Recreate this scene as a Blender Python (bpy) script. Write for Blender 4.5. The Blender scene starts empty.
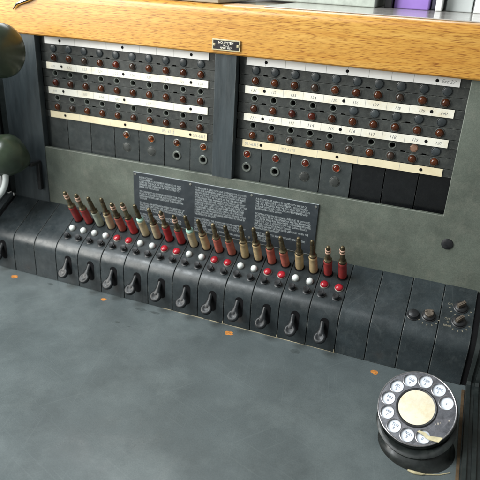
import bpy, bmesh, math, random
from mathutils import Vector, Matrix
random.seed(7)
S = 0.0254                      # the board is laid out in inches, built in metres
scene = bpy.context.scene
col = scene.collection
PI = math.pi; R = math.radians

# ------------------------------------------------------------------ materials
def M(name, c, rough=0.5, metal=0.0, var=0.15, vs=1.2, bump=0.0, bs=30.0, dust=0.0, dustc=(0.2,0.2,0.19), ds=2.5,
      spec=0.5, coat=0.0, trans=0.0, rvar=0.12, stretch=(1,1,1), scratch=0.0, grain=0.0, wear=0.0, wearc=(0.30,0.31,0.29), tint=0.0, streak=0.0):
    m = bpy.data.materials.new(name); m.use_nodes = True
    nt = m.node_tree; N = nt.nodes; L = nt.links
    b = N['Principled BSDF']
    g = N.new('ShaderNodeNewGeometry')
    mp = N.new('ShaderNodeVectorMath'); mp.operation = 'MULTIPLY'
    mp.inputs[1].default_value = [s/S for s in stretch]
    L.new(g.outputs['Position'], mp.inputs[0])
    def noise(scale, detail=6, rough_=0.6):
        n = N.new('ShaderNodeTexNoise'); n.inputs['Scale'].default_value = scale
        n.inputs['Detail'].default_value = detail; n.inputs['Roughness'].default_value = rough_
        L.new(mp.outputs[0], n.inputs['Vector']); return n
    def mrange(src, a, b_, c0, c1):
        r = N.new('ShaderNodeMapRange'); r.inputs[1].default_value = a; r.inputs[2].default_value = b_
        r.inputs[3].default_value = c0; r.inputs[4].default_value = c1; L.new(src, r.inputs[0]); return r
    def mix(fac, c1, c2):
        x = N.new('ShaderNodeMix'); x.data_type = 'RGBA'
        L.new(fac, x.inputs[0])
        for i, cc in ((6, c1), (7, c2)):
            if isinstance(cc, (tuple, list)): x.inputs[i].default_value = (*cc, 1)
            else: L.new(cc, x.inputs[i])
        return x
    n1 = noise(vs)
    r1 = mrange(n1.outputs[0], 0.3, 0.7, 0, 1)
    lo = tuple(x*(1-var) for x in c); hi = tuple(min(1, x*(1+var)) for x in c)
    x1 = mix(r1.outputs[0], lo, hi); out = x1.outputs[2]
    if dust > 0:
        n2 = noise(ds, 9, 0.72)
        r2 = mrange(n2.outputs[0], 0.48, 0.78, 0, dust)
        x2 = mix(r2.outputs[0], out, dustc); out = x2.outputs[2]
    if scratch > 0:
        v = N.new('ShaderNodeTexNoise'); v.inputs['Scale'].default_value = 9; v.inputs['Detail'].default_value = 12
        v.inputs['Roughness'].default_value = 0.85
        sp = N.new('ShaderNodeVectorMath'); sp.operation = 'MULTIPLY'; sp.inputs[1].default_value = (1, 1, 1)
        L.new(mp.outputs[0], sp.inputs[0]); L.new(sp.outputs[0], v.inputs['Vector'])
        r3 = mrange(v.outputs[0], 0.585, 0.65, 0, scratch)
        x3 = mix(r3.outputs[0], out, dustc); out = x3.outputs[2]
    if grain > 0:
        gn = noise(22, 4, 0.75); r5 = mrange(gn.outputs[0], 0.35, 0.65, 1-grain, 1+grain)
        x5 = N.new('ShaderNodeVectorMath'); x5.operation = 'SCALE'; L.new(out, x5.inputs[0]); L.new(r5.outputs[0], x5.inputs['Scale']); out = x5.outputs[0]
    if streak > 0:
        for ang, sc_ in ((0.35, 1.0), (-0.9, 0.8), (1.35, 1.2)):
            vr = N.new('ShaderNodeVectorRotate'); vr.rotation_type = 'Z_AXIS'; vr.inputs['Angle'].default_value = ang
            L.new(mp.outputs[0], vr.inputs['Vector'])
            vm = N.new('ShaderNodeVectorMath'); vm.operation = 'MULTIPLY'; vm.inputs[1].default_value = (0.22*sc_, 11*sc_, 1)
            L.new(vr.outputs[0], vm.inputs[0])
            sn = N.new('ShaderNodeTexNoise'); sn.inputs['Scale'].default_value = 1.0; sn.inputs['Detail'].default_value = 3
            L.new(vm.outputs[0], sn.inputs['Vector'])
            r6 = mrange(sn.outputs[0], 0.655, 0.70, 0, streak); x6 = mix(r6.outputs[0], out, dustc); out = x6.outputs[2]
    if tint > 0:
        oi = N.new('ShaderNodeObjectInfo'); r7 = mrange(oi.outputs['Random'], 0, 1, 1-tint, 1+tint)
        x7 = N.new('ShaderNodeVectorMath'); x7.operation = 'SCALE'; L.new(out, x7.inputs[0]); L.new(r7.outputs[0], x7.inputs['Scale']); out = x7.outputs[0]
    if wear > 0:
        bv = N.new('ShaderNodeBevel'); bv.samples = 4; bv.inputs['Radius'].default_value = 0.05*S
        dt = N.new('ShaderNodeVectorMath'); dt.operation = 'DOT_PRODUCT'; L.new(bv.outputs[0], dt.inputs[0]); L.new(g.outputs['Normal'], dt.inputs[1])
        r8 = mrange(dt.outputs['Value'], 0.99, 0.90, 0, 1)
        wn = noise(4.5, 8, 0.75); r9 = mrange(wn.outputs[0], 0.47, 0.60, 0, wear)
        mm_ = N.new('ShaderNodeMath'); mm_.operation = 'MULTIPLY'; L.new(r8.outputs[0], mm_.inputs[0]); L.new(r9.outputs[0], mm_.inputs[1])
        x8 = mix(mm_.outputs[0], out, wearc); out = x8.outputs[2]
    L.new(out, b.inputs['Base Color'])
    n4 = noise(vs*2.3, 5)
    r4 = mrange(n4.outputs[0], 0.3, 0.7, max(0.02, rough-rvar), min(1, rough+rvar))
    L.new(r4.outputs[0], b.inputs['Roughness'])
    b.inputs['Metallic'].default_value = metal
    b.inputs['Specular IOR Level'].default_value = spec
    b.inputs['Coat Weight'].default_value = coat; b.inputs['Transmission Weight'].default_value = trans
    b.inputs['Coat Roughness'].default_value = 0.15
    if bump > 0:
        n3 = noise(bs, 4)
        bp = N.new('ShaderNodeBump'); bp.inputs['Strength'].default_value = bump
        bp.inputs['Distance'].default_value = 0.02*S
        L.new(n3.outputs[0], bp.inputs['Height']); L.new(bp.outputs[0], b.inputs['Normal'])
    return m

def wood_mat():
    m = bpy.data.materials.new('varnished_oak'); m.use_nodes = True
    nt = m.node_tree; N = nt.nodes; L = nt.links; b = N['Principled BSDF']
    g = N.new('ShaderNodeNewGeometry')
    def vec(sx, sy, sz):
        v = N.new('ShaderNodeVectorMath'); v.operation = 'MULTIPLY'; v.inputs[1].default_value = (sx/S, sy/S, sz/S)
        L.new(g.outputs['Position'], v.inputs[0]); return v
    def ramp(src, stops):
        r = N.new('ShaderNodeValToRGB'); e = r.color_ramp.elements
        e[0].position, e[0].color = stops[0][0], (*stops[0][1], 1)
        e[1].position, e[1].color = stops[-1][0], (*stops[-1][1], 1)
        for p, c in stops[1:-1]:
            k = e.new(p); k.color = (*c, 1)
        L.new(src, r.inputs[0]); return r
    n = N.new('ShaderNodeTexNoise'); n.inputs['Scale'].default_value = 1; n.inputs['Detail'].default_value = 8
    n.inputs['Roughness'].default_value = 0.62; n.inputs['Distortion'].default_value = 0.4
    L.new(vec(0.13, 2.2, 3.6).outputs[0], n.inputs['Vector'])
    r1 = ramp(n.outputs[0], [(0.25, (0.58, 0.265, 0.042)), (0.42, (0.67, 0.345, 0.060)), (0.56, (0.72, 0.40, 0.080)), (0.75, (0.76, 0.45, 0.11))])
    n2 = N.new('ShaderNodeTexNoise'); n2.inputs['Scale'].default_value = 1; n2.inputs['Detail'].default_value = 3
    n2.inputs['Roughness'].default_value = 0.6
    L.new(vec(2.0, 18, 30).outputs[0], n2.inputs['Vector'])
    r2 = ramp(n2.outputs[0], [(0.0, (1.0, 1.0, 1.0)), (0.40, (1, 1, 1)), (0.55, (0.84, 0.77, 0.68)), (0.64, (0.46, 0.32, 0.20)), (1.0, (0.34, 0.22, 0.12))])
    n5 = N.new('ShaderNodeTexNoise'); n5.inputs['Scale'].default_value = 1; n5.inputs['Detail'].default_value = 2
    L.new(vec(0.25, 0.8, 1.0).outputs[0], n5.inputs['Vector'])
    r5 = ramp(n5.outputs[0], [(0.35, (0.93, 0.90, 0.86)), (0.6, (1, 1, 1))])
    mx = N.new('ShaderNodeMix'); mx.data_type = 'RGBA'; mx.blend_type = 'MULTIPLY'; mx.inputs[0].default_value = 1
    L.new(r1.outputs[0], mx.inputs[6]); L.new(r2.outputs[0], mx.inputs[7])
    my = N.new('ShaderNodeMix'); my.data_type = 'RGBA'; my.blend_type = 'MULTIPLY'; my.inputs[0].default_value = 1
    L.new(mx.outputs[2], my.inputs[6]); L.new(r5.outputs[0], my.inputs[7])
    L.new(my.outputs[2], b.inputs['Base Color'])
    b.inputs['Roughness'].default_value = 0.42
    b.inputs['Coat Weight'].default_value = 0.3; b.inputs['Coat Roughness'].default_value = 0.3
    bp = N.new('ShaderNodeBump'); bp.inputs['Strength'].default_value = 0.25; bp.inputs['Distance'].default_value = 0.01*S
    L.new(n2.outputs[0], bp.inputs['Height']); L.new(bp.outputs[0], b.inputs['Normal'])
    return m

m_desk = M('worn_linoleum', (0.100,0.122,0.127), 0.37, var=0.20, vs=0.30, bump=0.16, bs=12, dust=0.75, dustc=(0.19,0.225,0.228), ds=0.13, rvar=0.12, scratch=0.10, grain=0.13, streak=0.16)
m_mod = M('black_bakelite', (0.026,0.034,0.038), 0.36, var=0.28, vs=0.9, bump=0.12, bs=14, dust=0.35, dustc=(0.085,0.098,0.10), ds=3.0, scratch=0.5, grain=0.14, wear=0.9, tint=0.16, streak=0.18)
m_face = M('grey_green_enamel', (0.112,0.130,0.108), 0.42, var=0.28, vs=0.45, bump=0.16, bs=10, dust=0.5, dustc=(0.20,0.205,0.17), ds=1.6, scratch=0.30, grain=0.16, wear=0.8, streak=0.15)
m_pil = M('blue_grey_enamel', (0.044,0.056,0.062), 0.38, var=0.3, vs=1.5, bump=0.08, bs=12, dust=0.35, dustc=(0.095,0.11,0.11), ds=2.0, stretch=(1.8,1,0.25), wear=0.7, scratch=0.2)
m_bar = M('black_ebonite_strip', (0.038,0.042,0.040), 0.45, var=0.35, vs=1.5, bump=0.15, bs=20, dust=0.5, dustc=(0.115,0.12,0.105), ds=4, grain=0.12, wear=0.5, tint=0.12)
m_cell = M('grey_ebonite_plate', (0.040,0.048,0.049), 0.38, var=0.22, vs=1.0, bump=0.12, bs=16, dust=0.35, dustc=(0.10,0.11,0.10), ds=3, grain=0.1, wear=0.6, tint=0.2)
m_gloss = M('glossy_black_plate', (0.006,0.007,0.008), 0.26, var=0.2, vs=2, dust=0.15, dustc=(0.03,0.03,0.03), wear=0.25, tint=0.3)
m_dark = M('dark_cavity', (0.008,0.008,0.009), 0.8, var=0.1, spec=0.1)
m_blue = M('blue_grey_plug', (0.036,0.044,0.048), 0.38, var=0.3, vs=5, tint=0.3)
m_pinkplug = M('faded_pink_plug', (0.24,0.135,0.09), 0.5, var=0.2, vs=5)
m_paper = M('label_white', (0.88,0.86,0.76), 0.5, var=0.05, vs=1.5, dust=0.9, dustc=(0.66,0.55,0.33), ds=0.8, grain=0.03)
m_cream = M('label_cream', (0.84,0.75,0.52), 0.5, var=0.08, vs=1.0, dust=0.7, dustc=(0.68,0.53,0.30), ds=0.9)
m_litlabel = M('label_white_lit', (0.93,0.94,0.93), 0.5, var=0.03, vs=1.5, dust=0.25, dustc=(0.75,0.72,0.62), ds=1.1)  # label white lightened in colour to offset the rail's shade on the top strip
m_ink = M('ink', (0.13,0.14,0.16), 0.7, var=0.4, vs=6)
m_softink = M('faded_ink', (0.36,0.37,0.37), 0.7, var=0.3, vs=6)
m_pencil = M('pencil_line', (0.40,0.40,0.38), 0.7, var=0.1)
m_nick = M('dull_nickel', (0.42,0.42,0.38), 0.38, metal=0.9, var=0.25, vs=8)
m_ringm = M('tarnished_ring', (0.22,0.24,0.22), 0.42, metal=0.7, var=0.3, vs=8)
m_chrome = M('chrome', (0.8,0.8,0.8), 0.12, metal=1.0, var=0.05)
m_lampA = M('amber_lamp_cap', (0.25,0.062,0.016), 0.12, var=0.4, vs=2.2, rvar=0.04, trans=0.8, tint=0.4)
m_lampB = M('smoky_lamp_cap', (0.12,0.075,0.055), 0.10, var=0.4, vs=3, rvar=0.04, trans=0.7, tint=0.3)
m_lampC = M('red_brown_lamp_cap', (0.42,0.060,0.022), 0.12, var=0.3, vs=3, rvar=0.04, trans=0.85, tint=0.3)
m_white = M('white_opal', (0.74,0.79,0.78), 0.35, var=0.08, vs=3, tint=0.10, coat=0.4)
m_red = M('red_opal', (0.36,0.010,0.022), 0.30, var=0.35, vs=4, coat=0.3, tint=0.15)
m_pale = M('pale_collar', (0.36,0.33,0.29), 0.5, var=0.3, vs=6)
m_knob = M('black_knob', (0.015,0.016,0.018), 0.38, var=0.2, vs=5, dust=0.2, dustc=(0.08,0.08,0.08))
m_lever = M('worn_black_lever', (0.012,0.014,0.016), 0.36, var=0.4, vs=5, dust=0.3, dustc=(0.05,0.06,0.065), ds=6, tint=0.3, spec=0.35)
m_brass = M('tarnished_brass', (0.135,0.110,0.065), 0.38, metal=0.75, var=0.5, vs=6, bump=0.1, bs=40, tint=0.4)
m_band = M('pink_band', (0.62,0.40,0.30), 0.45, var=0.12, vs=8)
m_verd = M('verdigris_collar', (0.36,0.60,0.50), 0.6, var=0.2, vs=8)
def plugm(name, c): return M(name, c, 0.45, var=0.18, vs=3.5, bump=0.1, bs=25, dust=0.55, dustc=tuple(x*0.40+0.03 for x in c), ds=4, tint=0.12, wear=0.5)
PC = dict(red=plugm('plug_red', (0.32,0.032,0.030)), bright=plugm('plug_bright_red', (0.42,0.028,0.030)), pale=plugm('plug_faded_red', (0.46,0.125,0.085)),
          cream=plugm('plug_cream', (0.56,0.46,0.29)), tan=plugm('plug_tan', (0.50,0.375,0.20)), grey=plugm('plug_grey_green', (0.34,0.38,0.31)))
m_plac = M('engraved_black_plate', (0.028,0.036,0.043), 0.45, var=0.15, vs=1.5, dust=0.2, dustc=(0.09,0.10,0.11), ds=3)
m_eng = M('engraving_white', (0.40,0.445,0.46), 0.6, var=0.3, vs=5)
m_wornedge = M('worn_cream_edge', (0.50,0.44,0.30), 0.7, var=0.4, vs=3)
m_wood = wood_mat()
m_top = M('glossy_cabinet_top', (0.26,0.21,0.16), 0.14, var=0.08, vs=0.5, coat=0.3, rvar=0.04)
m_glass = M('pale_laminate_sheet', (0.44,0.42,0.39), 0.16, var=0.05, vs=0.5, coat=0.3, rvar=0.05)
m_orange = M('orange_wood_filler', (0.55,0.22,0.05), 0.6, var=0.45, vs=6, grain=0.3)
m_stain = M('dark_scuff', (0.075,0.092,0.094), 0.5, var=0.3, vs=4)
m_olive = M('olive_black_bakelite', (0.036,0.054,0.032), 0.34, var=0.35, vs=1.0, rvar=0.08, coat=0.15)
m_rim = M('worn_steel_rim', (0.38,0.38,0.40), 0.32, metal=0.9, var=0.2, vs=4)
m_fplate = M('worn_finger_plate', (0.075,0.078,0.09), 0.34, metal=0.3, var=0.4, vs=2.5, dust=0.6, dustc=(0.20,0.19,0.21), ds=3, scratch=0.6, grain=0.15, streak=0.3)
m_enamel = M('white_enamel', (0.78,0.84,0.92), 0.22, var=0.08, vs=3, dust=0.5, dustc=(0.42,0.38,0.48), ds=5, coat=0.3)
m_dlet = M('dial_lettering', (0.13,0.18,0.26), 0.5, var=0.4, vs=8)
m_centre = M('yellowed_card', (0.76,0.71,0.55), 0.4, var=0.10, vs=1.6, dust=0.95, dustc=(0.58,0.46,0.22), ds=1.3, coat=0.3, grain=0.04, scratch=0.15)
m_tape = M('yellowed_tape', (0.56,0.50,0.31), 0.5, var=0.25, vs=4)
m_dialb = M('black_dial_case', (0.012,0.015,0.015), 0.38, var=0.35, vs=1.5, dust=0.5, dustc=(0.045,0.055,0.048), ds=2.5, scratch=0.4, grain=0.15, spec=0.4)
m_cheek = M('dark_moulding', (0.020,0.026,0.026), 0.42, var=0.3, vs=1.4, dust=0.3, dustc=(0.07,0.08,0.075), ds=3)
m_cheekl = M('grey_moulding', (0.12,0.14,0.15), 0.3, var=0.2, vs=1.4, metal=0.4)
m_rust = M('brown_stain', (0.10,0.065,0.035), 0.6, var=0.4, vs=3)
m_scale = M('faded_scale', (0.20,0.185,0.14), 0.6, var=0.5, vs=7)
m_bknob = M('brown_rotary_knob', (0.10,0.080,0.062), 0.45, var=0.4, vs=5, dust=0.4, dustc=(0.28,0.25,0.2), ds=6)
m_beige = M('beige_box_board', (0.62,0.60,0.48), 0.6, var=0.08, vs=1.5)
m_purple = M('purple_cover', (0.36,0.22,0.66), 0.45, var=0.08, vs=1)
m_basket = M('grey_green_cloth', (0.52,0.57,0.51), 0.8, var=0.2, vs=2, bump=0.3, bs=8)
m_black = M('black_card_box', (0.015,0.015,0.017), 0.4, var=0.2)
m_wpaper = M('white_paper', (0.85,0.86,0.85), 0.6, var=0.03)
m_gpaper = M('grey_card', (0.60,0.64,0.64), 0.6, var=0.05)

# ------------------------------------------------------------------ geometry helpers (inches in, metres out)
def mesh_from(bm, name, sharp=35):
    bmesh.ops.recalc_face_normals(bm, faces=bm.faces[:])
    me = bpy.data.meshes.new(name)
    for v in bm.verts: v.co = v.co*S
    bm.to_mesh(me); bm.free()
    for p in me.polygons: p.use_smooth = True
    me.set_sharp_from_angle(angle=R(sharp))
    return me
def link(name, me, mats, parent=None, loc=(0,0,0), rot=None, label=None):
    o = bpy.data.objects.new(name, me)
    if me is not None and mats is not None and len(me.materials) == 0:
        for k in (mats if isinstance(mats, (list, tuple)) else [mats]): me.materials.append(k)
    if rot is not None: o.matrix_basis = rot.to_4x4()
    o.location = Vector(loc)*S
    col.objects.link(o)
    if parent: o.parent = parent
    if label: o['label'] = label
    return o
def add(name, bm, mats, parent=None, loc=(0,0,0), rot=None, sharp=35, bev=0, label=None):
    o = link(name, mesh_from(bm, name, sharp), mats, parent, loc, rot, label)
    if bev:
        md = o.modifiers.new('bevel', 'BEVEL'); md.width = bev*S; md.segments = 3; md.limit_method = 'ANGLE'
        md.angle_limit = R(40); md.harden_normals = False
    return o
def thing(name, label, cat, loc=(0,0,0), rot=None, group=None):
    o = link(name, None, None, None, loc, rot)
    o['label'] = label; o['category'] = cat
    if group: o['group'] = group
    return o
def tag(o, label, cat, group=None):
    o['label'] = label; o['category'] = cat
    if group: o['group'] = group
    return o
I = Matrix.Identity(4)
FACE = Matrix(((1,0,0),(0,0,-1),(0,1,0)))            # local x,y,z -> X, Z, -Y (a front face)
AL = 0.503; E_ = 0.43; ZS = -9.091; YD = -3.12; ZD = -12.825; X0 = -1.668; MW = 1.517; DP = 11.957
ca, sa = math.cos(AL), math.sin(AL)
SLOPE = Matrix(((1,0,0),(0,ca,-sa),(0,sa,ca)))
def slope(x, s, n=0): return Vector((x, -E_-s*ca-n*sa, ZS-s*sa+n*ca))
def box(bm, c, d, mat=0, m=None):
    g = bmesh.ops.create_cube(bm, size=1)
    for v in g['verts']:
        v.co = Vector((v.co.x*d[0]+c[0], v.co.y*d[1]+c[1], v.co.z*d[2]+c[2]))
        if m is not None: v.co = m @ v.co
    fs = set(f for v in g['verts'] for f in v.link_faces)
    for f in fs: f.material_index = mat
    return g['verts']
def lathe(bm, prof, n=24, m=None, c=(0,0,0), mat=0, sx=1, sy=1):
    rows = []
    for r, z in prof:
        if r < 1e-6: rows.append([bm.verts.new((c[0], c[1], c[2]+z))])
        else: rows.append([bm.verts.new((c[0]+sx*r*math.cos(2*PI*i/n), c[1]+sy*r*math.sin(2*PI*i/n), c[2]+z)) for i in range(n)])
    fs = []
    for a, b in zip(rows, rows[1:]):
        for i in range(n):
            j = (i+1) % n
            if len(a) == 1 and len(b) == 1: continue
            if len(a) == 1: fs.append(bm.faces.new((a[0], b[i], b[j])))
            elif len(b) == 1: fs.append(bm.faces.new((a[i], a[j], b[0])))
            else: fs.append(bm.faces.new((a[i], a[j], b[j], b[i])))
    for f in fs: f.material_index = mat
    if m is not None:
        for row in rows:
            for v in row: v.co = m @ v.co
    return [v for row in rows for v in row]
def prism_x(bm, prof, x0, x1):
    A = [bm.verts.new((x0, y, z)) for y, z in prof]; B = [bm.verts.new((x1, y, z)) for y, z in prof]
    n = len(prof)
    for i in range(n): bm.faces.new((A[i], A[(i+1) % n], B[(i+1) % n], B[i]))
    bm.faces.new(A); bm.faces.new(B[::-1])
def prism_z(bm, outline, z0, z1, m=None):
    A = [bm.verts.new((x, y, z0)) for x, y in outline]; B = [bm.verts.new((x, y, z1)) for x, y in outline]
    n = len(outline)
    for i in range(n): bm.faces.new((A[i], A[(i+1) % n], B[(i+1) % n], B[i]))
    bm.faces.new(A[::-1]); bm.faces.new(B)
    if m is not None:
        for v in A+B: v.co = m @ v.co
def tube(bm, pts, rad, n=12, mat=0):
    pts = [Vector(p) for p in pts]; rows = []
    up = Vector((0.13, 0.31, 0.94))
    for i, p in enumerate(pts):
        t = (pts[min(i+1, len(pts)-1)]-pts[max(i-1, 0)]).normalized()
        a = t.cross(up).normalized(); b = t.cross(a)
        r = rad[i] if isinstance(rad, (list, tuple)) else rad
        rows.append([bm.verts.new(p+r*(math.cos(2*PI*k/n)*a+math.sin(2*PI*k/n)*b)) for k in range(n)])
    for A, B in zip(rows, rows[1:]):
        for k in range(n):
            bm.faces.new((A[k], A[(k+1) % n], B[(k+1) % n], B[k])).material_index = mat
    bm.faces.new(rows[0][::-1]); bm.faces.new(rows[-1])
def plate_mesh(name, outer, circles, thick, bevel=0.008):
    """flat plate in local XY with real round holes; thickness grows down from z=0"""
    cu = bpy.data.curves.new(name, 'CURVE'); cu.dimensions = '2D'; cu.fill_mode = 'BOTH'
    def poly(pts):
        s = cu.splines.new('POLY'); s.points.add(len(pts)-1)
        for p, q in zip(s.points, pts): p.co = (q[0]*S, q[1]*S, 0, 1)
        s.use_cyclic_u = True
    poly(outer)
    for (x, y, r, n) in circles: poly([(x+r*math.cos(-2*PI*i/n), y+r*math.sin(-2*PI*i/n)) for i in range(n)])
    cu.extrude = thick/2*S; cu.bevel_depth = bevel*S; cu.bevel_resolution = 1; cu.offset = -bevel*S
    t = bpy.data.objects.new('tmp', cu); col.objects.link(t)
    bpy.context.view_layer.update()
    me = bpy.data.meshes.new_from_object(t.evaluated_get(bpy.context.evaluated_depsgraph_get()))
    bpy.data.objects.remove(t); bpy.data.curves.remove(cu)
    me.transform(Matrix.Translation((0, 0, -(thick/2+bevel)*S)))
    me.name = name; me.materials.clear()
    for p in me.polygons: p.use_smooth = True
    me.set_sharp_from_angle(angle=R(35))
    return me
def text_mesh(body, size, xs=1.0, align='CENTER', lead=1.0, shear=0.0, bold=0.0, thick=0.004, valign='CENTER'):
    cu = bpy.data.curves.new('t', 'FONT'); cu.body = body; cu.size = size*S; cu.align_x = align; cu.align_y = valign
    cu.space_line = lead; cu.shear = shear; cu.offset = bold*S; cu.extrude = thick*S; cu.resolution_u = 2
    t = bpy.data.objects.new('tmp', cu); col.objects.link(t); t.scale = (xs, 1, 1)
    bpy.context.view_layer.update()
    me = bpy.data.meshes.new_from_object(t.evaluated_get(bpy.context.evaluated_depsgraph_get()))
    bpy.data.objects.remove(t); bpy.data.curves.remove(cu)
    me.transform(Matrix.Diagonal((xs, 1, 1, 1))); me.materials.clear()
    return me
def circ(r, n=64, cx=0, cy=0): return [(cx+r*math.cos(2*PI*i/n), cy+r*math.sin(2*PI*i/n)) for i in range(n)]

# ================================================================== THE SWITCHBOARD
board = thing('telephone_switchboard', 'old black telephone switchboard with two jack panels, a keyshelf and a grey desk top', 'switchboard', (0,0,0))

# ---- lower / right face sheet
bm = bmesh.new()
prism_z(bm, [(-1.6,-9.25),(26.2,-9.25),(26.2,0.75),(21.84,0.75),(21.84,-5.62),(-0.86,-5.62),(-1.6,-5.62)], E_-0.22, E_, FACE)
add('lower_face_panel', bm, m_face, board, bev=0.03, label='grey green painted sheet below and right of the jack panels')
bm = bmesh.new()
box(bm, (-2.13, -0.26, -4.2), (2.54, 0.44, 9.9)); 

add('pilaster', bm, m_pil, board, bev=0.03, label='blue grey upright left of the jack panels')
bm = bmesh.new(); box(bm, (10.5, -0.26, -2.44), (1.14, 0.40, 6.36))
add('pilaster', bm, m_pil, board, bev=0.02, label='blue grey upright between the two jack panels')
bm = bmesh.new(); box(bm, (-3.75, 0.0, -4.2), (0.55, 0.5, 9.9)); box(bm, (-4.35, -0.1, -4.2), (0.45, 0.5, 9.9))
add('edge_trim', bm, m_cheek, board, bev=0.04)
bm = bmesh.new(); box(bm, (-5.0, -3.3, -4.6), (0.35, 6.0, 10.6)); add('shade_side_wall', bm, m_cheek, board, bev=0.05)  # mostly out of frame, added to shade the left of the face
# black screw stud on the face, right
bm = bmesh.new(); lathe(bm, [(0.0,0.10),(0.16,0.09),(0.25,0.05),(0.28,0.0)], 28, FACE)
add('rubber_stud', bm, m_knob, board, loc=(22.28,-E_-0.001,-7.0))
# carcass behind
bm = bmesh.new(); box(bm, (10.8, 5.6, -4.8), (30.4, 10.4, 14.8)); 
add('carcass', bm, m_cheek, board)

# ---- jack panels
RH = 1.364
LABELS = {0: [None, [str(k) for k in range(121,131)], [str(k) for k in range(101,111)], None],
          1: [None, [str(k) for k in range(131,141)], [str(k) for k in range(111,121)], None]}
def jackbar_mesh(name, holes, top, bot, notches):
    pts = [(-0.85,bot)]
    for x in notches: pts += [(x-0.11,bot),(x-0.11,bot+0.055),(x+0.11,bot+0.055),(x+0.11,bot)]
    pts += [(9.93,bot),(9.93,top),(-0.85,top)]
    return plate_mesh(name, pts, [(x, 0, r, 20) for x, r in holes], 0.10, 0.006)
# shared meshes
def mk(fn, name, mat, sharp=35):
    bm = bmesh.new(); fn(bm); me = mesh_from(bm, name, sharp)
    for k in (mat if isinstance(mat, (list, tuple)) else [mat]): me.materials.append(k)
    return me
jack_me = mk(lambda b: lathe(b, [(0.130,-0.45),(0.130,0.0),(0.142,0.018),(0.172,0.018),(0.182,0.0),(0.182,-0.02)], 24), 'jack', m_ringm)
bigjack_me = mk(lambda b: lathe(b, [(0.150,-0.5),(0.150,0.03),(0.165,0.05),(0.235,0.05),(0.255,0.03),(0.255,-0.02)], 28), 'jack', m_ringm)
def blank(b, r, h):
    lathe(b, [(r*1.12,-0.02),(r*1.12,0.012),(r*1.02,0.02),(r*0.98,0.005),(r*0.93,0.005),(r*0.9,h),(r*0.8,h+0.012),(0,h+0.012)], 28)
blank_me = mk(lambda b: blank(b, 0.20, 0.05), 'blanking_plug', m_blue)
pink_me = mk(lambda b: blank(b, 0.17, 0.02), 'blanking_plug', m_pinkplug)
bigblank_me = mk(lambda b: blank(b, 0.24, 0.03), 'blanking_plug', m_bar)
def lampcap(b, r=0.185, ring=1):
    lathe(b, [(r+0.045,-0.02),(r+0.045,0.02),(r+0.03,0.035),(r+0.005,0.035),(r,0.01)], 24, mat=1)
    lathe(b, [(0,0.012),(r*0.80,0.012),(r*0.80,-0.01)], 24, mat=1)
    lathe(b, [(0,0.014),(0.05,0.014),(0.05,0.06),(0,0.07)], 10, mat=1)
    lathe(b, [(r,0.0),(r*0.98,0.05),(r*0.88,0.105),(r*0.68,0.145),(r*0.38,0.17),(0,0.178)], 24, mat=0)
capm = {k: mk(lampcap, 'lamp_cap', [mm, m_bar]) for k, mm in dict(a=m_lampA, b=m_lampB, c=m_lampC).items()}
bigcap = {k: mk(lambda b: lampcap(b, 0.175), 'lamp_cap', [mm, m_nick]) for k, mm in dict(a=m_lampA, c=m_lampC).items()}
screw_me = mk(lambda b: lathe(b, [(0.075,-0.01),(0.075,0.01),(0.05,0.03),(0,0.03)], 16), 'fixing_screw', m_dark)
lampholes = [(k, 0.2) for k in range(10)]
lampbar_me = jackbar_mesh('lamp_strip', [], 0.245, -0.245, []); lampbar_me.materials.append(m_bar)
labelbar = {}
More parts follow.
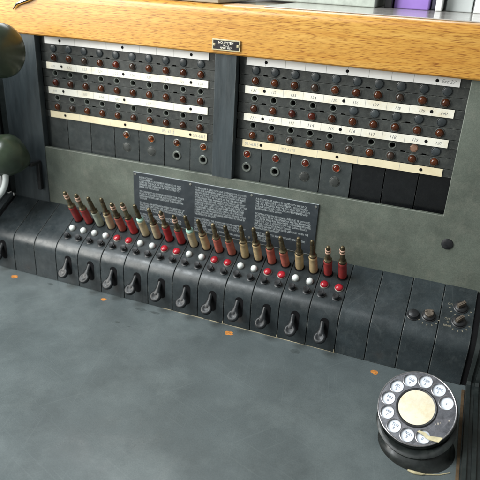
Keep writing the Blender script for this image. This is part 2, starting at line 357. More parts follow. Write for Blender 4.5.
for PN in (0, 1):
    ox = DP*PN
    bm = bmesh.new(); box(bm, (4.55, 0.32, -2.5), (11.4, 0.12, 6.6))
    pan = add('jack_panel', bm, m_dark, board, loc=(ox,0,0), label=('left jack panel, behind the longer row of blank plates' if PN == 0 else 'right jack panel, ending in three glossy black plates'))
    for k in range(3):
        zr = -RH*k
        opened = [False]*10 if k == 0 else ([True]*10 if PN == 0 else ([True]*5+[False]*5 if k == 1 else [True]*8+[False]*2))
        random.seed(PN*10+k)
        nt = [x+0.5+random.uniform(-.06,.06) for x in range(9) if random.random() < 0.6]
        me = jackbar_mesh('jack_strip', [(x, 0.178) for x in range(10) if opened[x]], 0.23, -0.245, nt); me.materials.append(m_bar)
        link('jack_strip', me, None, pan, (0, -0.02, zr), FACE)
        link('lamp_strip', lampbar_me, None, pan, (0, -0.02, zr-0.509), FACE)
        for x in range(10):
            if opened[x]: link('jack', jack_me, None, pan, (x, -0.02, zr), FACE)
            elif PN == 1 and k == 2 and x == 8: link('blanking_plug', pink_me, None, pan, (x, -0.02, zr), FACE, label='faded pink blanking plug')
            else: link('blanking_plug', blank_me, None, pan, (x, -0.02, zr), FACE)
            t = random.choice('aaaaacb')
            link('lamp_cap', capm[t], None, pan, (x, -0.02, zr-0.509), FACE @ Matrix.Rotation(random.uniform(-.05,.05),3,'X'), label={'a':None,'b':'smoky dark lamp cap','c':'redder lamp cap'}[t])
    for k in range(4):
        bm = bmesh.new()
        box(bm, (4.54, -0.02, 0.4125-RH*k), (10.8, 0.10, 0.362))       # carrier
        add('strip_carrier', bm, m_bar, pan)
        bm = bmesh.new(); box(bm, (4.477, -0.095, 0.4125-RH*k), (9.938, 0.045, 0.366))
        yy = -0.1185
        for x in range(9):
            if k == 3 and x % 2 == 0: continue
            box(bm, (x+0.5+random.uniform(-.02,.02), yy+0.002, 0.4125-RH*k), (0.016, 0.006, 0.35), 1)
        lb = add('label_strip', bm, [m_cream if k == 3 else (m_litlabel if k == 0 else m_paper), m_pencil], pan, label='yellowed cream label strip' if k == 3 else None)
        for x in (0.52, 4.48, 8.48): link('fixing_screw', screw_me, None, lb, (x, yy+0.004, 0.42-RH*k), FACE)
        L_ = LABELS[PN][k]
        if L_:
            for x, t in enumerate(L_):
                if PN == 0 and random.random() < 0.3 and k == 2: continue
                link('handwritten_number', text_mesh(t, random.uniform(0.19,0.23), random.uniform(0.85,1.05), shear=random.uniform(0.05,0.35), bold=-0.002), m_softink if PN == 0 else m_ink, lb, (x+random.uniform(-.05,.03)+(0.0 if x else -0.02), yy, 0.40-RH*k+random.uniform(-.02,.02)), FACE @ Matrix.Rotation(random.uniform(-.05,.05),3,'Z'))
        elif k == 3:
            for x in ((7.15, 8.98) if PN == 0 else (0.0, 1.95)):
                link('handwritten_number', text_mesh('051-6315', 0.22, 0.9, shear=0.15), m_softink, lb, (x, yy, 0.40-RH*k), FACE)
        elif PN == 1:
            link('handwritten_number', text_mesh('Ext 27', 0.24, 0.95, shear=0.3), m_softink, lb, (8.95, yy, 0.41), FACE)
    # bottom row of seven plates
    for c in range(7):
        cx = -0.23+1.576*c
        kind = (('blank',)*3+('jb','jb','jo','jo'))[c] if PN == 0 else ('jo','jo','jb','jb','gl','gl','gl')[c]
        w, h, zc = 1.535, 1.86, -4.80
        lx, lz = 0.0, -4.262-zc; jz = -4.968-zc
        if kind in ('jo',):
            me = plate_mesh('jack_plate', [(-w/2,-h/2),(w/2,-h/2),(w/2,h/2),(-w/2,h/2)], [(0, jz, 0.24, 24)], 0.10, 0.012)
            me.materials.append(m_cell); pl = link('jack_plate', me, None, pan, (cx, -0.03, zc), FACE)
        else:
            bm = bmesh.new(); box(bm, (0,0,-0.06), (w,h,0.12))
            pl = add('blank_plate' if kind != 'jb' else 'jack_plate', bm, m_gloss if kind == 'gl' else m_cell, pan, (cx, -0.03 if kind != 'gl' else 0.03, zc), FACE, bev=0.014,
                     label='glossy black blank plate' if kind == 'gl' else None)
        if kind in ('jo', 'jb'):
            link('lamp_cap', bigcap['c' if (PN == 1) else 'a'], None, pl, (lx, lz, 0.0), None)
            if kind == 'jo': link('jack', bigjack_me, None, pl, (0, jz, 0.0))
            else: link('blanking_plug', bigblank_me, None, pl, (0, jz, 0.0))

# ---- placard
PX0, PX1, PZ0, PZ1 = 5.15, 15.9, -8.98, -6.17
bm = bmesh.new(); box(bm, ((PX0+PX1)/2, -E_-0.045, (PZ0+PZ1)/2), (PX1-PX0, 0.07, PZ1-PZ0))
plac = add('instruction_placard', bm, m_plac, board, bev=0.015, label='black placard engraved with three columns of small white text')
bm = bmesh.new()
for a, b, c_, d in ((PX0, PX1, PZ0-0.012, 0.03), (PX0, PX1, PZ1+0.008, 0.016)): box(bm, ((a+b)/2, -E_-0.04, c_), (b-a, 0.05, d))
add('worn_edge', bm, m_eng, plac)
for x, z in ((5.28,-6.30),(8.72,-6.30),(12.28,-6.30),(15.76,-6.30),(5.28,-8.86),(12.28,-8.75),(15.76,-8.86)):
    bm = bmesh.new(); lathe(bm, [(0.07,0),(0.06,0.02),(0,0.03)], 14, FACE); add('placard_screw', bm, m_nick, plac, loc=(x,-E_-0.08,z))
T1 = """INSTRUCTIONS
TO ANSWER A CALL INSERT THE PLUG OF ANY
CORD IN THE JACK OF THE CALLING LINE AND
OPERATE THE SPEAK KEY OF THAT CORD TO
SPEAK TO THE CALLER

TO CONNECT AN EXTENSION INSERT THE OTHER
PLUG OF THE PAIR IN THE JACK REQUIRED AND
RING UNTIL THE LAMP GOES OUT THEN RESTORE
THE KEY

TO RECALL AN EXTENSION PRESS THE BUTTON OF
THE CORD CIRCUIT IN USE AND WAIT FOR REPLY
WHEN BOTH LAMPS GLOW TAKE DOWN THE CORDS
AND RESTORE ALL KEYS

TO DIAL OUT INSERT PLUG IN EXCHANGE JACK
LISTEN FOR DIAL TONE AND DIAL THE NUMBER
WANTED FOR THE CALLER
NIGHT SERVICE
CONNECT LINES AS SHOWN IN THE TABLE"""
T2 = """TO TRANSFER A CALL FROM ONE EXTENSION TO ANOTHER
WHEN THE SUPERVISORY LAMP FLASHES OPERATE KEY AND
ASK WHICH LINE IS NEEDED THEN WITHDRAW THE FRONT
PLUG AND PLACE IT IN THE JACK OF THE LINE WANTED
BY THE CALLER RING AND WAIT UNTIL THE CALLED PARTY
ANSWERS THEN RESTORE THE KEY TO THE NORMAL SETTING
IF THE LINE IS ENGAGED TELL THE CALLER AND OFFER TO
HOLD THE CALL UNTIL THE LINE IS FREE AND RECALL THE
CALLER EVERY HALF MINUTE SO LONG AS HE IS WAITING
A LAMP THAT GLOWS WITHOUT A PLUG IN ITS JACK SHOWS
A CALL WAITING AND SHOULD BE ANSWERED AT ONCE BY
THE OPERATOR ON DUTY

WHEN A FUSE FAILS THE ALARM LAMP LIGHTS AND THE
BUZZER SOUNDS REPORT IT WITHOUT DELAY AND DO NOT
CHANGE THE FUSE UNLESS YOU ARE TOLD TO DO SO BY
THE ENGINEER
KEEP THE PLUGS AND CORDS CLEAN AND DRY AND DO NOT
PULL ON THE CORD"""
T3 = """A BUSY LINE MUST ALWAYS BE TESTED WITH THE TIP OF
THE PLUG BEFORE IT IS CONNECTED IF A CLICK IS HEARD
THE LINE IS ENGAGED AND THE PLUG MUST NOT BE PUT IN
THE JACK UNTIL THE OTHER CALL HAS BEEN ENDED AND
BOTH CORDS TAKEN DOWN

INCOMING CALLS ON EXCHANGE LINES MUST BE ANSWERED
BEFORE CALLS FROM THE EXTENSIONS ARE DEALT WITH AND
THE CALLER ASKED FOR THE NUMBER OR THE NAME WANTED
WHEN THE CALL IS OVER THE LAMP WILL GLOW STEADILY
AND THE CORDS MAY BE TAKEN DOWN
THE HAND GENERATOR SHOULD BE USED ONLY WHEN THE
RINGING SUPPLY HAS FAILED

A NIGHT BELL IS FITTED AND IS SWITCHED ON WITH THE
KEY MARKED BELL
TEST ALL LAMPS
EACH MORNING"""
for tx, x, w in ((T1, 5.52, 3.0), (T2, 8.98, 3.1), (T3, 12.52, 3.1)):
    me = text_mesh(tx, 0.150, 1.0, 'LEFT', 0.92, bold=0.0005, thick=0.002, valign='TOP')
    xs = max(v.co.x for v in me.vertices)/S; k = w/xs
    me.transform(Matrix.Diagonal((k, 1, 1, 1)))
    link('engraved_text', me, m_eng, plac, (x, -E_-0.0815, -6.36), FACE)

# ---- key shelf modules
def shell_profile(off=0.0, bottom=ZD+0.006, back=True):
    r = 0.95-off; s1 = (0.43+2.62-0.43)/ca
    s1 = 2.50
    P = []
    b0 = slope(0, 0.02, -off); b1 = slope(0, s1, -off)
    P.append((b0.y, b0.z)); P.append((b1.y, b1.z))
    cc = slope(0, s1, -0.95)
    for i in range(1, 13):
        a = PI/2-AL*0 - 0
        th = (PI/2+AL) + (PI-(PI/2+AL))*i/12   # normal direction angle from +y axis in (y,z)
        P.append((cc.y+r*math.cos(th), cc.z+r*math.sin(th)))
    yb = P[-1][0]
    P.append((yb, bottom))
    if back: P += [(-0.30, bottom), (-0.30, b0.z)]
    return P
PROF = shell_profile()
YF = min(y for y, z in PROF)
bm = bmesh.new(); prism_x(bm, shell_profile(0.07), -3.6, 24.4); add('keyshelf_frame', bm, m_dark, board)
def modmesh(w, name):
    bm = bmesh.new(); prism_x(bm, PROF, -w/2, w/2); return mesh_from(bm, name, 30)
mod_me = modmesh(MW-0.026, 'module'); mod_me.materials.append(m_mod)
KEYX = [X0+MW*(k+0.5) for k in range(17)]
def add_module(name, x, me=mod_me, label=None):
    o = link(name, me, None, board, (x,0,0), None, label)
    md = o.modifiers.new('bevel', 'BEVEL'); md.width = 0.028*S; md.segments = 2; md.limit_method = 'ANGLE'; md.angle_limit = R(50)
    return o
# lever key meshes (local to module centre)
def lever_fn(b):
    p0 = Vector((0.0, YF+0.10, -11.22)); p1 = Vector((0, YF-0.46, -11.80))
    d = (p1-p0).normalized(); nrm = Vector((0, -0.80, 0.60)).normalized()
    nrm = (nrm - nrm.dot(d)*d).normalized(); side = d.cross(nrm)
    rows = []
    L_ = (p1-p0).length
    for t, w, h in ((-0.1, .15, .13), (.2, .13, .12), (.45, .13, .10), (.7, .19, .11), (.88, .26, .11), (1.0, .28, .08)):
        c = p0+d*L_*t
        rows.append([b.verts.new(c+side*w*math.cos(a)+nrm*h*math.sin(a)) for a in [2*PI*k/14 for k in range(14)]])
    for A, B in zip(rows, rows[1:]):
        for k in range(14): b.faces.new((A[k], A[(k+1) % 14], B[(k+1) % 14], B[k]))
    b.faces.new(rows[0][::-1]); b.faces.new(rows[-1])
    m = Matrix((side, d, nrm)).transposed()
    m4 = Matrix.Translation(p1+d*0.06) @ m.to_4x4()
    lathe(b, [(0,-0.16),(0.20,-0.15),(0.30,-0.09),(0.325,0.0),(0.31,0.06),(0.26,0.095),(0.20,0.10),(0.14,0.085),(0.08,0.075),(0,0.072)], 26, m4)
lever_me = mk(lever_fn, 'lever_key', m_lever, 50)
def slot_fn(b):
    pts = [(0.22*math.cos(a), 0.36+0.22*math.sin(a)) for a in [PI*i/10 for i in range(11)]]+[(0.22*math.cos(a), -0.42+0.22*math.sin(a)) for a in [PI+PI*i/10 for i in range(11)]]
    prism_z(b, pts, -0.05, 0.012)
slot_me = mk(slot_fn, 'slot_and_shadow', m_dark)  # flat dark plate: the slot, widened and shifted to include the lever's shadow
wl_me = mk(lambda b: (lathe(b, [(0.215,-0.02),(0.215,0.02),(0.19,0.04),(0.165,0.04)], 24, mat=1), lathe(b, [(0.17,0.0),(0.175,0.09),(0.155,0.16),(0.11,0.21),(0.05,0.235),(0,0.24)], 24)), 'supervisory_lamp', [m_white, m_bar])
rl_me = mk(lambda b: (lathe(b, [(0.225,-0.02),(0.22,0.03),(0.205,0.045),(0.18,0.045)], 24, mat=1), lathe(b, [(0.19,0.03),(0.205,0.08),(0.19,0.13),(0.14,0.175),(0.07,0.20),(0,0.205)], 24)), 'supervisory_lamp', [m_red, m_pale])
def button_fn(b):
    lathe(b, [(0.20,-0.02),(0.20,0.03),(0.17,0.045),(0.13,0.045),(0.12,0.14),(0.155,0.17),(0.165,0.24),(0.14,0.275),(0.08,0.27),(0,0.262)], 18)
    box(b, (0.13, -0.02, 0.20), (0.14, 0.10, 0.07))
but_me = mk(button_fn, 'push_button', m_knob)
grom_me = mk(lambda b: lathe(b, [(0.0,0.004),(0.25,0.006),(0.275,0.0),(0.275,-0.02)], 24), 'cord_seat', m_dark)
colw = 'WWRWRWRWRWR'
for k in range(11):
    x = KEYX[k+2]
    mo = add_module('key_module', x, label='key module with two %s lamps' % ('white' if colw[k] == 'W' else 'red'))
    for j in (-0.25, 0.25):
        j *= MW
        link('supervisory_lamp', wl_me if colw[k] == 'W' else rl_me, None, mo, slope(j, 1.60), SLOPE @ Matrix.Rotation(random.uniform(0,6),3,'Z'))
        link('push_button', but_me, None, mo, slope(j, 2.20), SLOPE @ Matrix.Rotation(random.uniform(-.3,.3),3,'Z'))
        link('cord_seat', grom_me, None, mo, slope(j, 0.875), SLOPE)
    link('slot_and_shadow', slot_me, None, mo, (0.10, YF-0.001, -11.55), FACE)
    RM = Matrix.Rotation(R(random.uniform(-7,7)),3,'Y') @ Matrix.Rotation(R(random.uniform(-6,5)),3,'X'); PV = Vector((0,YF,-11.2))
    link('lever_key', lever_me, None, mo, PV-RM@PV, RM)
lm = modmesh(1.69, 'module'); lm.materials.append(m_mod)
mo = add_module('key_module', (-3.38-1.688)/2, lm, 'key module without lamps at the left end')
link('slot_and_shadow', slot_me, None, mo, (0.10, YF-0.001, -11.55), FACE); link('lever_key', lever_me, None, mo, (0.0, 0, 0))
for k in (0, 1, 13, 14): add_module('blank_module', KEYX[k])
cm = add_module('control_module', KEYX[15], label='module with a black button and a brown rotary knob')
bm = bmesh.new(); lathe(bm, [(0.32,-0.02),(0.31,0.03),(0.28,0.05),(0.27,0.12),(0.23,0.20),(0.13,0.245),(0,0.255)], 28)
add('push_button', bm, m_knob, cm, slope(-0.42, 2.16), SLOPE)
def rotary(parent, x, s, top, ang):
    bm = bmesh.new(); lathe(bm, [(0.34,-0.02),(0.34,0.03),(0.30,0.05)], 28); lathe(bm, [(0.30,0.04),(0.29,0.12),(0.24,0.17),(0.20,0.18),(0,0.18)], 28)
    o = add('rotary_knob', bm, m_knob, parent, slope(x, s), SLOPE)
    bm = bmesh.new()
    if top == 'bar':
        box(bm, (0,0,0.30), (0.40,0.15,0.24)); box(bm, (0.0,0.0,0.43), (0.36,0.05,0.02))
    else:
        lathe(bm, [(0.20,0.16),(0.21,0.30),(0.17,0.33),(0,0.32)], 20)
        for i in range(3): box(bm, (0.17*math.cos(i*2.1+0.6), 0.17*math.sin(i*2.1+0.6), 0.32), (0.09,0.09,0.10))
    add('knob_grip', bm, m_bknob, o, (0,0,0), Matrix.Rotation(ang,3,'Z'), bev=0.015)
    # engraved scale ticks
    bm = bmesh.new()
    for i in range(7):
        a = PI*1.08+i*PI*0.14
        v = box(bm, (0,0,0.004), (0.05,0.085,0.006)); M4 = Matrix.Rotation(a+PI/2,4,'Z')
        for q in v: q.co = M4 @ (q.co) + Vector((0.50*math.cos(a), 0.50*math.sin(a), 0))
    add('scale_marking', bm, m_scale, o)
    return o
rotary(cm, 0.27, 2.02, 'crown', 0.2)
cm2 = add_module('control_module', KEYX[16], label='module with two brown bar knobs')
rotary(cm2, 0.10, 1.18, 'bar', 0.75); rotary(cm2, 0.12, 1.98, 'bar', 0.85)
for t, x, s in (('ON', -0.38, 1.10), ('OFF', -0.40, 1.95), ('RING', -0.36, 2.32)):
    link('engraved_text', text_mesh(t, 0.16, 0.95), m_scale, cm2, slope(x, s, 0.003), SLOPE)
# worn cream filler along the foot of the modules (broken line)
bm = bmesh.new(); x = 8.3
random.seed(3)
while x < 17.9:
    w = random.uniform(0.10, 0.7)
    box(bm, (min(x+w/2, 18), YF-0.008, ZD+0.008), (w+0.004, random.choice((0.003,0.010,0.02)), random.choice((0.008,0.012,0.03,0.045))))
    x += w
add('chipped_filler', bm, m_wornedge, board)
for dx in (11.985, 15.02, 18.05):
    bm = bmesh.new(); box(bm, (dx-0.02, YF-0.012, ZD+0.10), (0.035, 0.02, 0.16)); add('paint_chip', bm, m_wornedge, board)

# ---- desk top
bm = bmesh.new(); box(bm, (10.5, -10.8, ZD-0.405), (27.8, 20.4, 0.81))
desk = add('desk_top', bm, m_desk, board, bev=0.03)
def blob(cx, cy, r, seed, h=0.006, ex=1.3):
    rr = random.Random(seed); b = bmesh.new()
    pts = [(cx+ex*r*(1+rr.uniform(-.22,.22))*math.cos(a), cy+r*(1+rr.uniform(-.22,.22))*math.sin(a)) for a in [2*PI*i/18 for i in range(18)]]
    prism_z(b, pts, ZD-0.02, ZD+h); return b
for i, (x, y) in enumerate([(-1.22,-3.80),(4.94,-3.74),(12.62,-3.80),(20.22,-3.84)]):
    add('filled_screw_hole', blob(x, y, (0.18,0.14,0.19,0.16)[i], i, 0.003, 1.15), m_orange, desk)
add('dark_scuff', blob(16.25, -3.86, 0.20, 9, 0.004), m_stain, desk)
for i, (x, y, r, e) in enumerate([(7.3,-3.75,0.13,2.6),(8.2,-3.72,0.10,3.0),(6.9,-5.4,0.07,2.2),(7.6,-5.5,0.05,2.5),(1.2,-3.6,0.08,2.4)]):
    add('dark_scuff', blob(x, y, r, 20+i, 0.004, e), m_stain, desk)
# ---- side mouldings that follow the keyshelf and the desk edge
def moulding(x0, x1, ribs, name, mat, lift):
    base = [(y, z) for y, z in shell_profile(-lift, ZD+0.25, False)]
    path = base[:-1]+[(base[-1][0]-0.0, ZD+0.42), (base[-1][0]-0.12, ZD+0.30), (-21, ZD+0.28)]
    bm = bmesh.new(); low = [(-21, ZD-0.8), (0, ZD-0.8)]
    n = ribs; w = (x1-x0)/n
    for i in range(n):
        off = -0.0 if i % 2 == 0 else -0.09
        P = [(y-0*off, z+off) if j else (y, z) for j, (y, z) in enumerate(path)]
        P = [(y-off if (j > 2 and j < len(path)-2) else y, z+off) for j, (y, z) in enumerate(path)]
        prism_x(bm, P+low, x0+i*w+0.004, x0+(i+1)*w-0.004)
    return add(name, bm, mat, board, sharp=30)
moulding(24.36, 26.3, 11, 'side_moulding', m_cheek, 0.10)
moulding(-4.75, -3.62, 5, 'side_moulding', m_cheekl, 0.12)
bm = bmesh.new(); box(bm, (24.18+0.08, -12.2, ZD+0.02), (0.12, 17.5, 0.06)); add('worn_edge_strip', bm, m_rust, board)

# ---- oak rail, cabinet top
bm = bmesh.new()
P = [(-0.53,0.655),(-0.60,0.72)]
for i in range(9):
    a = PI - (PI/2)*i/8; P.append((-0.63+0.42+0.42*math.cos(a), 2.88-0.42+0.42*math.sin(a)))
P += [(1.6,2.88),(1.6,0.62)]
prism_x(bm, P, -9, 30)
rail = add('oak_rail', bm, m_wood, board, sharp=30)
bm = bmesh.new(); box(bm, (10.5, 9.2, 2.70), (39, 15.1, 0.30)); add('cabinet_top', bm, m_top, board)
# nameplate
bm = bmesh.new(); box(bm, (0,0,0), (1.47, 0.52, 0.05))
npl = add('nameplate', bm, m_tape, rail, (10.58, -0.66, 1.105), FACE, bev=0.012, label='small black and brass maker plate')
bm = bmesh.new(); box(bm, (0,0,0.0), (1.32,0.40,0.012)); add('plate_field', bm, m_black, npl, (0,0,0.029))
for sx in (-1, 1):
    bm = bmesh.new(); box(bm, (sx*0.62,0,0.0), (0.13,0.13,0.012)); lathe(bm, [(0.05,0.0),(0.045,0.02),(0,0.028)], 14, c=(sx*0.62,0,0.004)); add('plate_screw', bm, m_tape, npl, (0,0,0.037))
for t, yy, s_ in (('NO. SYSTEM', 0.105, 0.15), ('NO. 2', -0.02, 0.12), ('MADE  1957', -0.135, 0.12)):
    link('plate_lettering', text_mesh(t, s_, 0.95, bold=0.002), m_paper, npl, (0, yy, 0.037))

# ---- dial
DC = Vector((22.331,-7.458,-11.387)); tau, phi = 0.5963, -0.1920
nv = Vector((math.sin(phi)*math.cos(tau), -math.sin(tau), math.cos(tau)*math.cos(phi))).normalized()
xv = (Vector((1,0,0))-nv.x*nv).normalized(); yv = nv.cross(xv)
DM = Matrix((xv, yv, nv)).transposed()
bm = bmesh.new()
NB = 64; rows = []
bc = Vector((22.66, -8.02, ZD))
def ringpts(c, ax, ay, r1, r2): return [c+ax*(r1*math.cos(2*PI*i/NB))+ay*(r2*math.sin(2*PI*i/NB)) for i in range(NB)]
X_, Y_ = Vector((1,0,0)), Vector((0,1,0))
tops = [(DC-nv*0.13, 1.40), (DC-nv*0.10, 1.53), (DC-nv*0.17, 1.585), (DC-nv*0.28, 1.60), (DC-nv*0.36, 1.57), (DC-nv*0.38, 1.47), (DC-nv*0.46, 1.45)]
for c, r in tops: rows.append(ringpts(c, xv, yv, r, r))
def tilted(c, deg, r1, r2=None):
    a = R(deg); return ringpts(Vector(c), (xv*(deg/34.2)+X_*(1-deg/34.2)).normalized(), Vector((0, math.cos(a), math.sin(a))), r1, r2 or r1)
for c, dg, r_ in (((22.40,-7.54,-11.80),28,1.46), ((22.42,-7.58,-11.83),27,1.56), ((22.43,-7.60,-11.90),26,1.60), ((22.44,-7.62,-11.98),25,1.56), ((22.45,-7.62,-12.03),24,1.47)): rows.append(tilted(c, dg, r_))
A0 = rows[-1]
B0 = ringpts(Vector((22.60,-7.86,ZD)), X_, Y_, 1.38, 1.47)
for f, fl in ((0.3, 0), (0.6, 0.0), (0.80, 0.02), (0.92, 0.07), (0.97, 0.12), (1.0, 0.16)):
    rows.append([a.lerp(b, f)+(Vector((b.x-22.60, b.y+7.86, 0)).normalized()*fl) for a, b in zip(A0, B0)])
vr = [[bm.verts.new(p) for p in r] for r in rows]
for A, B in zip(vr, vr[1:]):
    for i in range(NB): bm.faces.new((A[i], A[(i+1) % NB], B[(i+1) % NB], B[i]))
bm.faces.new(vr[0]); bm.faces.new(vr[-1][::-1])
dial = add('rotary_dial', bm, m_dialb, board, sharp=40, label='round black telephone dial on the right of the desk')
D4 = lambda n, me, mt, z, lab=None: link(n, me, mt, dial, DC+nv*z, DM, lab)
bm = bmesh.new(); lathe(bm, [(0,-0.02),(1.46,-0.02),(1.46,0.0),(0,0.0)], 64)
D4('number_ring', mesh_from(bm, 'number_ring'), m_enamel, -0.10)
hol = [(1.18*math.cos(R(22.55+30*i)), 1.18*math.sin(R(22.55+30*i)), 0.283, 32) for i in range(10)]
fp = plate_mesh('finger_plate', circ(1.52, 96), hol, 0.035, 0.010)
D4('finger_plate', fp, m_fplate, 0.0)
bm = bmesh.new()
lathe(bm, [(1.500,-0.07),(1.545,-0.06),(1.56,-0.03),(1.555,0.005),(1.53,0.018),(1.508,0.008),(1.500,-0.07)], 96)
D4('rim', mesh_from(bm, 'rim'), m_rim, 0.0)
for i, (hx, hy, hr, _) in enumerate(hol):
    bm = bmesh.new(); lathe(bm, [(0.272,-0.04),(0.272,0.0),(0.282,0.012),(0.298,0.004),(0.298,-0.01)], 32, c=(hx,hy,0))
    D4('finger_hole_lip', mesh_from(bm, 'finger_hole_lip'), m_rim, 0.0)
bm = bmesh.new(); lathe(bm, [(0.70,0.02),(0.735,0.05),(0.78,0.055),(0.82,0.03),(0.83,-0.01)], 64)
D4('centre_bezel', mesh_from(bm, 'centre_bezel'), m_knob, 0.0)
bm = bmesh.new(); lathe(bm, [(0.72,0.0),(0.72,0.035),(0.5,0.04),(0,0.042)], 64)
D4('centre_card', mesh_from(bm, 'centre_card'), m_centre, 0.0)
LET = [('', '1'), ('ABC', '2'), ('DEF', '3'), ('GHI', '4'), ('JKL', '5'), ('MN', '6'), ('PRS', '7'), ('TUV', '8'), ('WXY', '9'), ('OQ', '0')]
for (l, d), (hx, hy, hr, _) in zip(LET, hol):
    a = math.atan2(hy, hx)
    t = (l+'\n'+d) if l else d
    me = text_mesh(t, 0.165, 0.92, lead=0.9, bold=0.0)
    me.transform(Matrix.Translation((hx*S*0.995, hy*S*0.995, 0)) @ Matrix.Rotation(-0.30, 4, 'Z'))
    D4('dial_lettering', me, m_dlet, -0.095)
# finger stop, yellowed
bm = bmesh.new()
a0 = R(-45)
pp = [(0.93,R(-73)),(1.06,R(-60)),(1.22,R(-57)),(1.33,R(-48)),(1.53,R(-39)),(1.58,R(-48)),(1.38,R(-58)),(1.25,R(-64)),(1.10,R(-68)),(0.98,R(-78))]
prism_z(bm, [(r*math.cos(a), r*math.sin(a)) for r, a in pp], 0.02, 0.05)
D4('finger_stop', mesh_from(bm, 'finger_stop'), m_tape, 0.0)
bm = bmesh.new()
for (r, a, q) in ((1.02, -26, .055), (1.32, -10, .05), (0.97, -30, .03), (1.07,-22,.03)): 
    box(bm, (r*math.cos(R(a)), r*math.sin(R(a)), 0.012), (q, q*1.4, 0.008))
D4('paint_fleck', mesh_from(bm, 'paint_fleck'), m_pale, 0.0)
bm = bmesh.new()
tube(bm, [(22.45,-9.52,ZD+0.05),(22.7,-9.56,ZD+0.06),(22.95,-9.52,ZD+0.05),(23.1,-9.46,ZD+0.04)], [0.035,0.06,0.055,0.02], 8)
tube(bm, [(23.1,-9.46,ZD+0.03),(23.6,-9.25,ZD+0.02),(24.0,-8.95,ZD+0.02)], 0.022, 6)
add('tape_scrap', bm, m_tape, dial)

# ================================================================== CORD PLUGS
def plug_meshes():
    g = {}
    def handle(b): lathe(b, [(0,-0.02),(0.17,-0.02),(0.205,0.03),(0.215,0.12),(0.215,0.75),(0.205,1.04),(0.220,1.07),(0.220,1.13),(0.205,1.17),(0.19,1.20),(0,1.20)], 24)
    def collar(b): lathe(b, [(0.195,1.17),(0.20,1.28),(0.20,1.32),(0.15,1.36),(0.13,1.40),(0,1.40)], 20)
    def shaft(b): lathe(b, [(0.125,1.38),(0.125,2.02),(0.11,2.06),(0.085,2.10),(0.085,2.14),(0.11,2.19),(0.118,2.26),(0.105,2.34),(0.07,2.42),(0,2.46)], 18)
    def band(b):
        lathe(b, [(0.125,1.90),(0.142,1.92),(0.142,2.0),(0.125,2.02)], 18); lathe(b, [(0.09,2.10),(0.138,2.11),(0.142,2.19),(0.12,2.21)], 18)
    g['collar'] = {k: mk(collar, 'collar', mm) for k, mm in (('b', m_brass), ('v', m_verd))}
    g['shaft'] = mk(shaft, 'brass_shaft', m_brass); g['band'] = mk(band, 'insulating_band', m_band)
    g['handle'] = {k: mk(handle, 'handle', mm) for k, mm in PC.items()}
    return g
PG = plug_meshes()
SEQ = ['red','red','grey','cream','pale','bright','cream','cream','bright','bright','cream','tan','pale','pale','tan','tan','pale','pale','tan','tan','red','red']
BAND = {0,1,4,5,8,9,20,21}; VERD = {6,10}
CN = dict(red='dark red', bright='bright red', pale='faded pinkish red', cream='cream', tan='tan', grey='grey green')
ORD = ['first','second','third','fourth','fifth','sixth','seventh','eighth','ninth','tenth','eleventh','twelfth']
random.seed(11)
for i in range(22):
    x = X0+MW*(2.25+.5*i)
    bit = (' with pink bands at its tip' if i in BAND else (' with a verdigris green collar' if i in VERD else ' with a plain dark tip'))
    pos = (ORD[i]+' from left') if i < 11 else ((ORD[21-i]+' from right') if i < 21 else 'rightmost in the row')
    mt = SLOPE @ Matrix.Rotation(random.uniform(-.05,.05),3,'X') @ Matrix.Rotation(random.uniform(-.05,.05),3,'Y') @ Matrix.Rotation(random.uniform(0,6),3,'Z')
    e = thing('cord_plug', CN[SEQ[i]]+' plug'+bit+', '+pos, 'cord plug', slope(x, 0.875, random.uniform(-0.05,0.06)), mt, 'cord plugs standing in the keyshelf')
    link('handle', PG['handle'][SEQ[i]], None, e); link('collar', PG['collar']['v' if i in VERD else 'b'], None, e)
    link('brass_shaft', PG['shaft'], None, e)
    if i in BAND: link('insulating_band', PG['band'], None, e)

# ================================================================== HANDSET at the left
def frame_to(d, c):
    d = Vector(d).normalized(); a = d.cross(Vector((0,0,1))).normalized(); b = d.cross(a)
    return Matrix.Translation(Vector(c)) @ Matrix((a, b, d)).transposed().to_4x4()
hs = thing('telephone_handset', 'dark olive telephone handset hanging at the left edge of the board', 'handset', (-2.2,-2.6,-3))
def hadd(n, b, mt): 
    for v in b.verts: v.co -= Vector((-2.2,-2.6,-3))
    return add(n, b, mt, hs, sharp=50)
T = Vector((-0.82,-3.0,0.05)); B = Vector((-1.72,-2.45,-5.80))
bm = bmesh.new(); lathe(bm, [(0,-1.0),(0.6,-0.95),(1.1,-0.6),(1.32,-0.15),(1.38,0.15),(1.33,0.40),(1.15,0.62),(0.8,0.78),(0.4,0.84),(0,0.85)], 48, frame_to((0.85,-0.15,0.05), T-Vector((0.25,0,0))))
hadd('earpiece', bm, m_olive)
bm = bmesh.new(); lathe(bm, [(0,-1.0),(0.6,-0.9),(1.05,-0.55),(1.22,-0.1),(1.22,0.15),(1.10,0.5),(0.85,0.85),(0.55,1.15),(0.32,1.32),(0,1.36)], 48, frame_to((0.85,0.30,-0.22), B-Vector((0.3,0,0))))
hadd('mouthpiece', bm, m_olive)
bm = bmesh.new()
pts = [T+Vector((-0.9,0,0)), T+Vector((-1.9,-0.5,-0.2)), T+Vector((-2.5,-0.7,-1.4)), (T+B)/2+Vector((-2.75,-0.8,0)), B+Vector((-2.5,-0.7,1.2)), B+Vector((-1.9,-0.4,0.1)), B+Vector((-0.9,0,0))]
sm = []
for i in range(len(pts)-1):
    for j in range(6): sm.append(pts[i].lerp(pts[i+1], j/6))
for _ in range(6): sm = [sm[0]]+[(sm[i-1]+sm[i]*2+sm[i+1])/4 for i in range(1, len(sm)-1)]+[sm[-1]]
tube(bm, sm, 0.55, 16); hadd('grip', bm, m_olive)
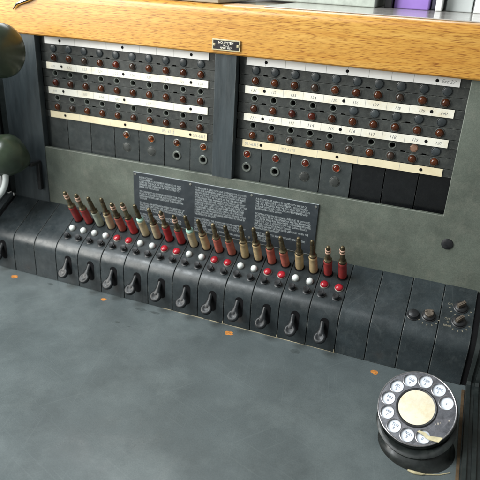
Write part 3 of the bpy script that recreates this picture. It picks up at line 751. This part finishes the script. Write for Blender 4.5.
# cradle hook on the pilaster
bm = bmesh.new(); box(bm, (-1.30, -0.62, -7.45), (0.24, 0.28, 1.75)); box(bm, (-1.30,-0.95,-6.60), (0.22,0.9,0.22))
add('handset_hook', bm, m_knob, board, bev=0.05)
bm = bmesh.new()
bp_ = [Vector(q) for q in ((-1.75,-3.0,-6.0),(-1.66,-3.0,-6.6),(-1.74,-3.0,-7.3),(-2.20,-3.0,-8.05),(-3.0,-3.05,-8.7),(-4.2,-3.1,-9.2))]
bp_ = [bp_[i].lerp(bp_[i+1], j/6) for i in range(5) for j in range(6)]+[bp_[-1]]
for _ in range(8): bp_ = [bp_[0]]+[(bp_[i-1]+bp_[i]*2+bp_[i+1])/4 for i in range(1, len(bp_)-1)]+[bp_[-1]]
tube(bm, bp_, 0.17, 14)  # plain white colour stands in for bright reflections on a polished arm
tag(add('handset_bracket', bm, m_white), 'bright white curved arm just below the handset mouthpiece', 'bracket')
# ================================================================== THINGS ON TOP
zt = 2.88
bm = bmesh.new(); box(bm, (2.0, 2.5, zt+0.36), (16.0, 5.7, 0.12)); box(bm, (2.0, 2.65, zt+0.17), (15.7, 5.3, 0.30))
o = tag(add('file_tray', bm, m_beige, bev=0.05), 'beige flat tray lying on the oak rail at top left', 'tray')
bm = bmesh.new(); box(bm, (20.3, 8.2, zt+0.03), (16.4, 16.2, 0.05)); tag(add('laminate_sheet', bm, m_glass, bev=0.02), 'pale glossy sheet lying on the cabinet top behind the rail', 'sheet')
def topbox(name, label, cat, x0, x1, y0, y1, h, mt, lid=None):
    b = bmesh.new(); box(b, ((x0+x1)/2, (y0+y1)/2, zt+0.06+h/2), (x1-x0, y1-y0, h))
    return tag(add(name, b, mt, bev=0.05), label, cat)
topbox('storage_basket', 'grey green cloth basket behind the middle of the rail', 'basket', 9.5, 16.35, 5.6, 9.5, 2.2, m_basket)
topbox('box_file', 'black box file between the cloth basket and the purple folder', 'box file', 16.75, 17.15, 6.2, 11, 3.0, m_black)
topbox('folder', 'purple folder standing beside the black box file', 'folder', 17.2, 19.0, 6.6, 11, 3.4, m_purple)
topbox('box_file', 'narrow white box file right of the purple folder', 'box file', 19.35, 19.68, 6.5, 11, 3.4, m_wpaper)
topbox('notebook', 'thin dark grey notebook beside the narrow white file', 'notebook', 19.06, 19.3, 7.6, 11, 3.2, m_gpaper)
topbox('card_index', 'pale grey card box at the right end behind the rail', 'card box', 19.85, 21.15, 7.2, 11, 3.1, m_gpaper)
topbox('paper_stack', 'white paper stack at the top right corner', 'paper', 21.25, 27, 7.0, 13, 2.6, m_wpaper)
bm = bmesh.new(); tube(bm, [(-1.9,-0.70,1.9),(-1.55,-0.74,2.2),(-1.0,-0.76,2.4),(-0.4,-0.72,2.6)], [0.03,0.08,0.12,0.1], 10)
tag(add('metal_clip', bm, m_chrome), 'small bright metal clip on the front of the oak rail', 'clip')

# ================================================================== CAMERA
rt = Vector((0.92981861,0.3649015,0.0477939)); dn = Vector((0.19398371,-0.37559791,-0.90625412)); fw = Vector((-0.31274219,0.85192318,-0.42002287))
cd = bpy.data.cameras.new('camera'); co = bpy.data.objects.new('camera', cd); col.objects.link(co)
mw = Matrix((rt, -dn, -fw)).transposed().to_4x4(); mw.translation = Vector((21.771,-27.793,4.449))*S
co.matrix_world = mw; cd.sensor_width = 36; cd.sensor_fit = 'HORIZONTAL'; cd.lens = 584.8/480*36; cd.clip_start = 0.02; cd.clip_end = 100
cd.dof.use_dof = True; cd.dof.focus_distance = 27*S; cd.dof.aperture_fstop = 9
scene.camera = co

# ================================================================== LIGHT: window daylight plus an added rear lamp, no sun
def area(name, loc, target, sx, sy, power, color):
    l = bpy.data.lights.new(name, 'AREA'); l.shape = 'RECTANGLE'; l.size = sx; l.size_y = sy; l.energy = power; l.color = color
    o = bpy.data.objects.new(name, l); col.objects.link(o); o.location = Vector(loc)*S
    o.rotation_euler = (Vector(target)*S-o.location).to_track_quat('-Z', 'Y').to_euler(); return o
area('window_light', (-27,-34,15), (8,-3,-4), 0.8, 0.75, 23, (1.0,0.99,0.94))
area('overhead_window_light', (-14,-24,40), (6,-4,-8), 0.8, 0.40, 18, (0.93,0.98,1.0))
area('rear_added_light', (-8,48,46), (8,-6,-12), 1.4, 0.7, 22, (0.95,0.98,1.0))  # added lamp that puts highlights on the cabinet top and rail edge
w = bpy.data.worlds.new('World'); scene.world = w; w.use_nodes = True
nt = w.node_tree; bg = nt.nodes['Background']; bg.inputs[0].default_value = (0.90,0.93,0.90,1); bg.inputs[1].default_value = 0.30
scene.view_settings.view_transform = 'Standard'; scene.view_settings.look = 'None'; scene.view_settings.gamma = 1; scene.view_settings.exposure = 0
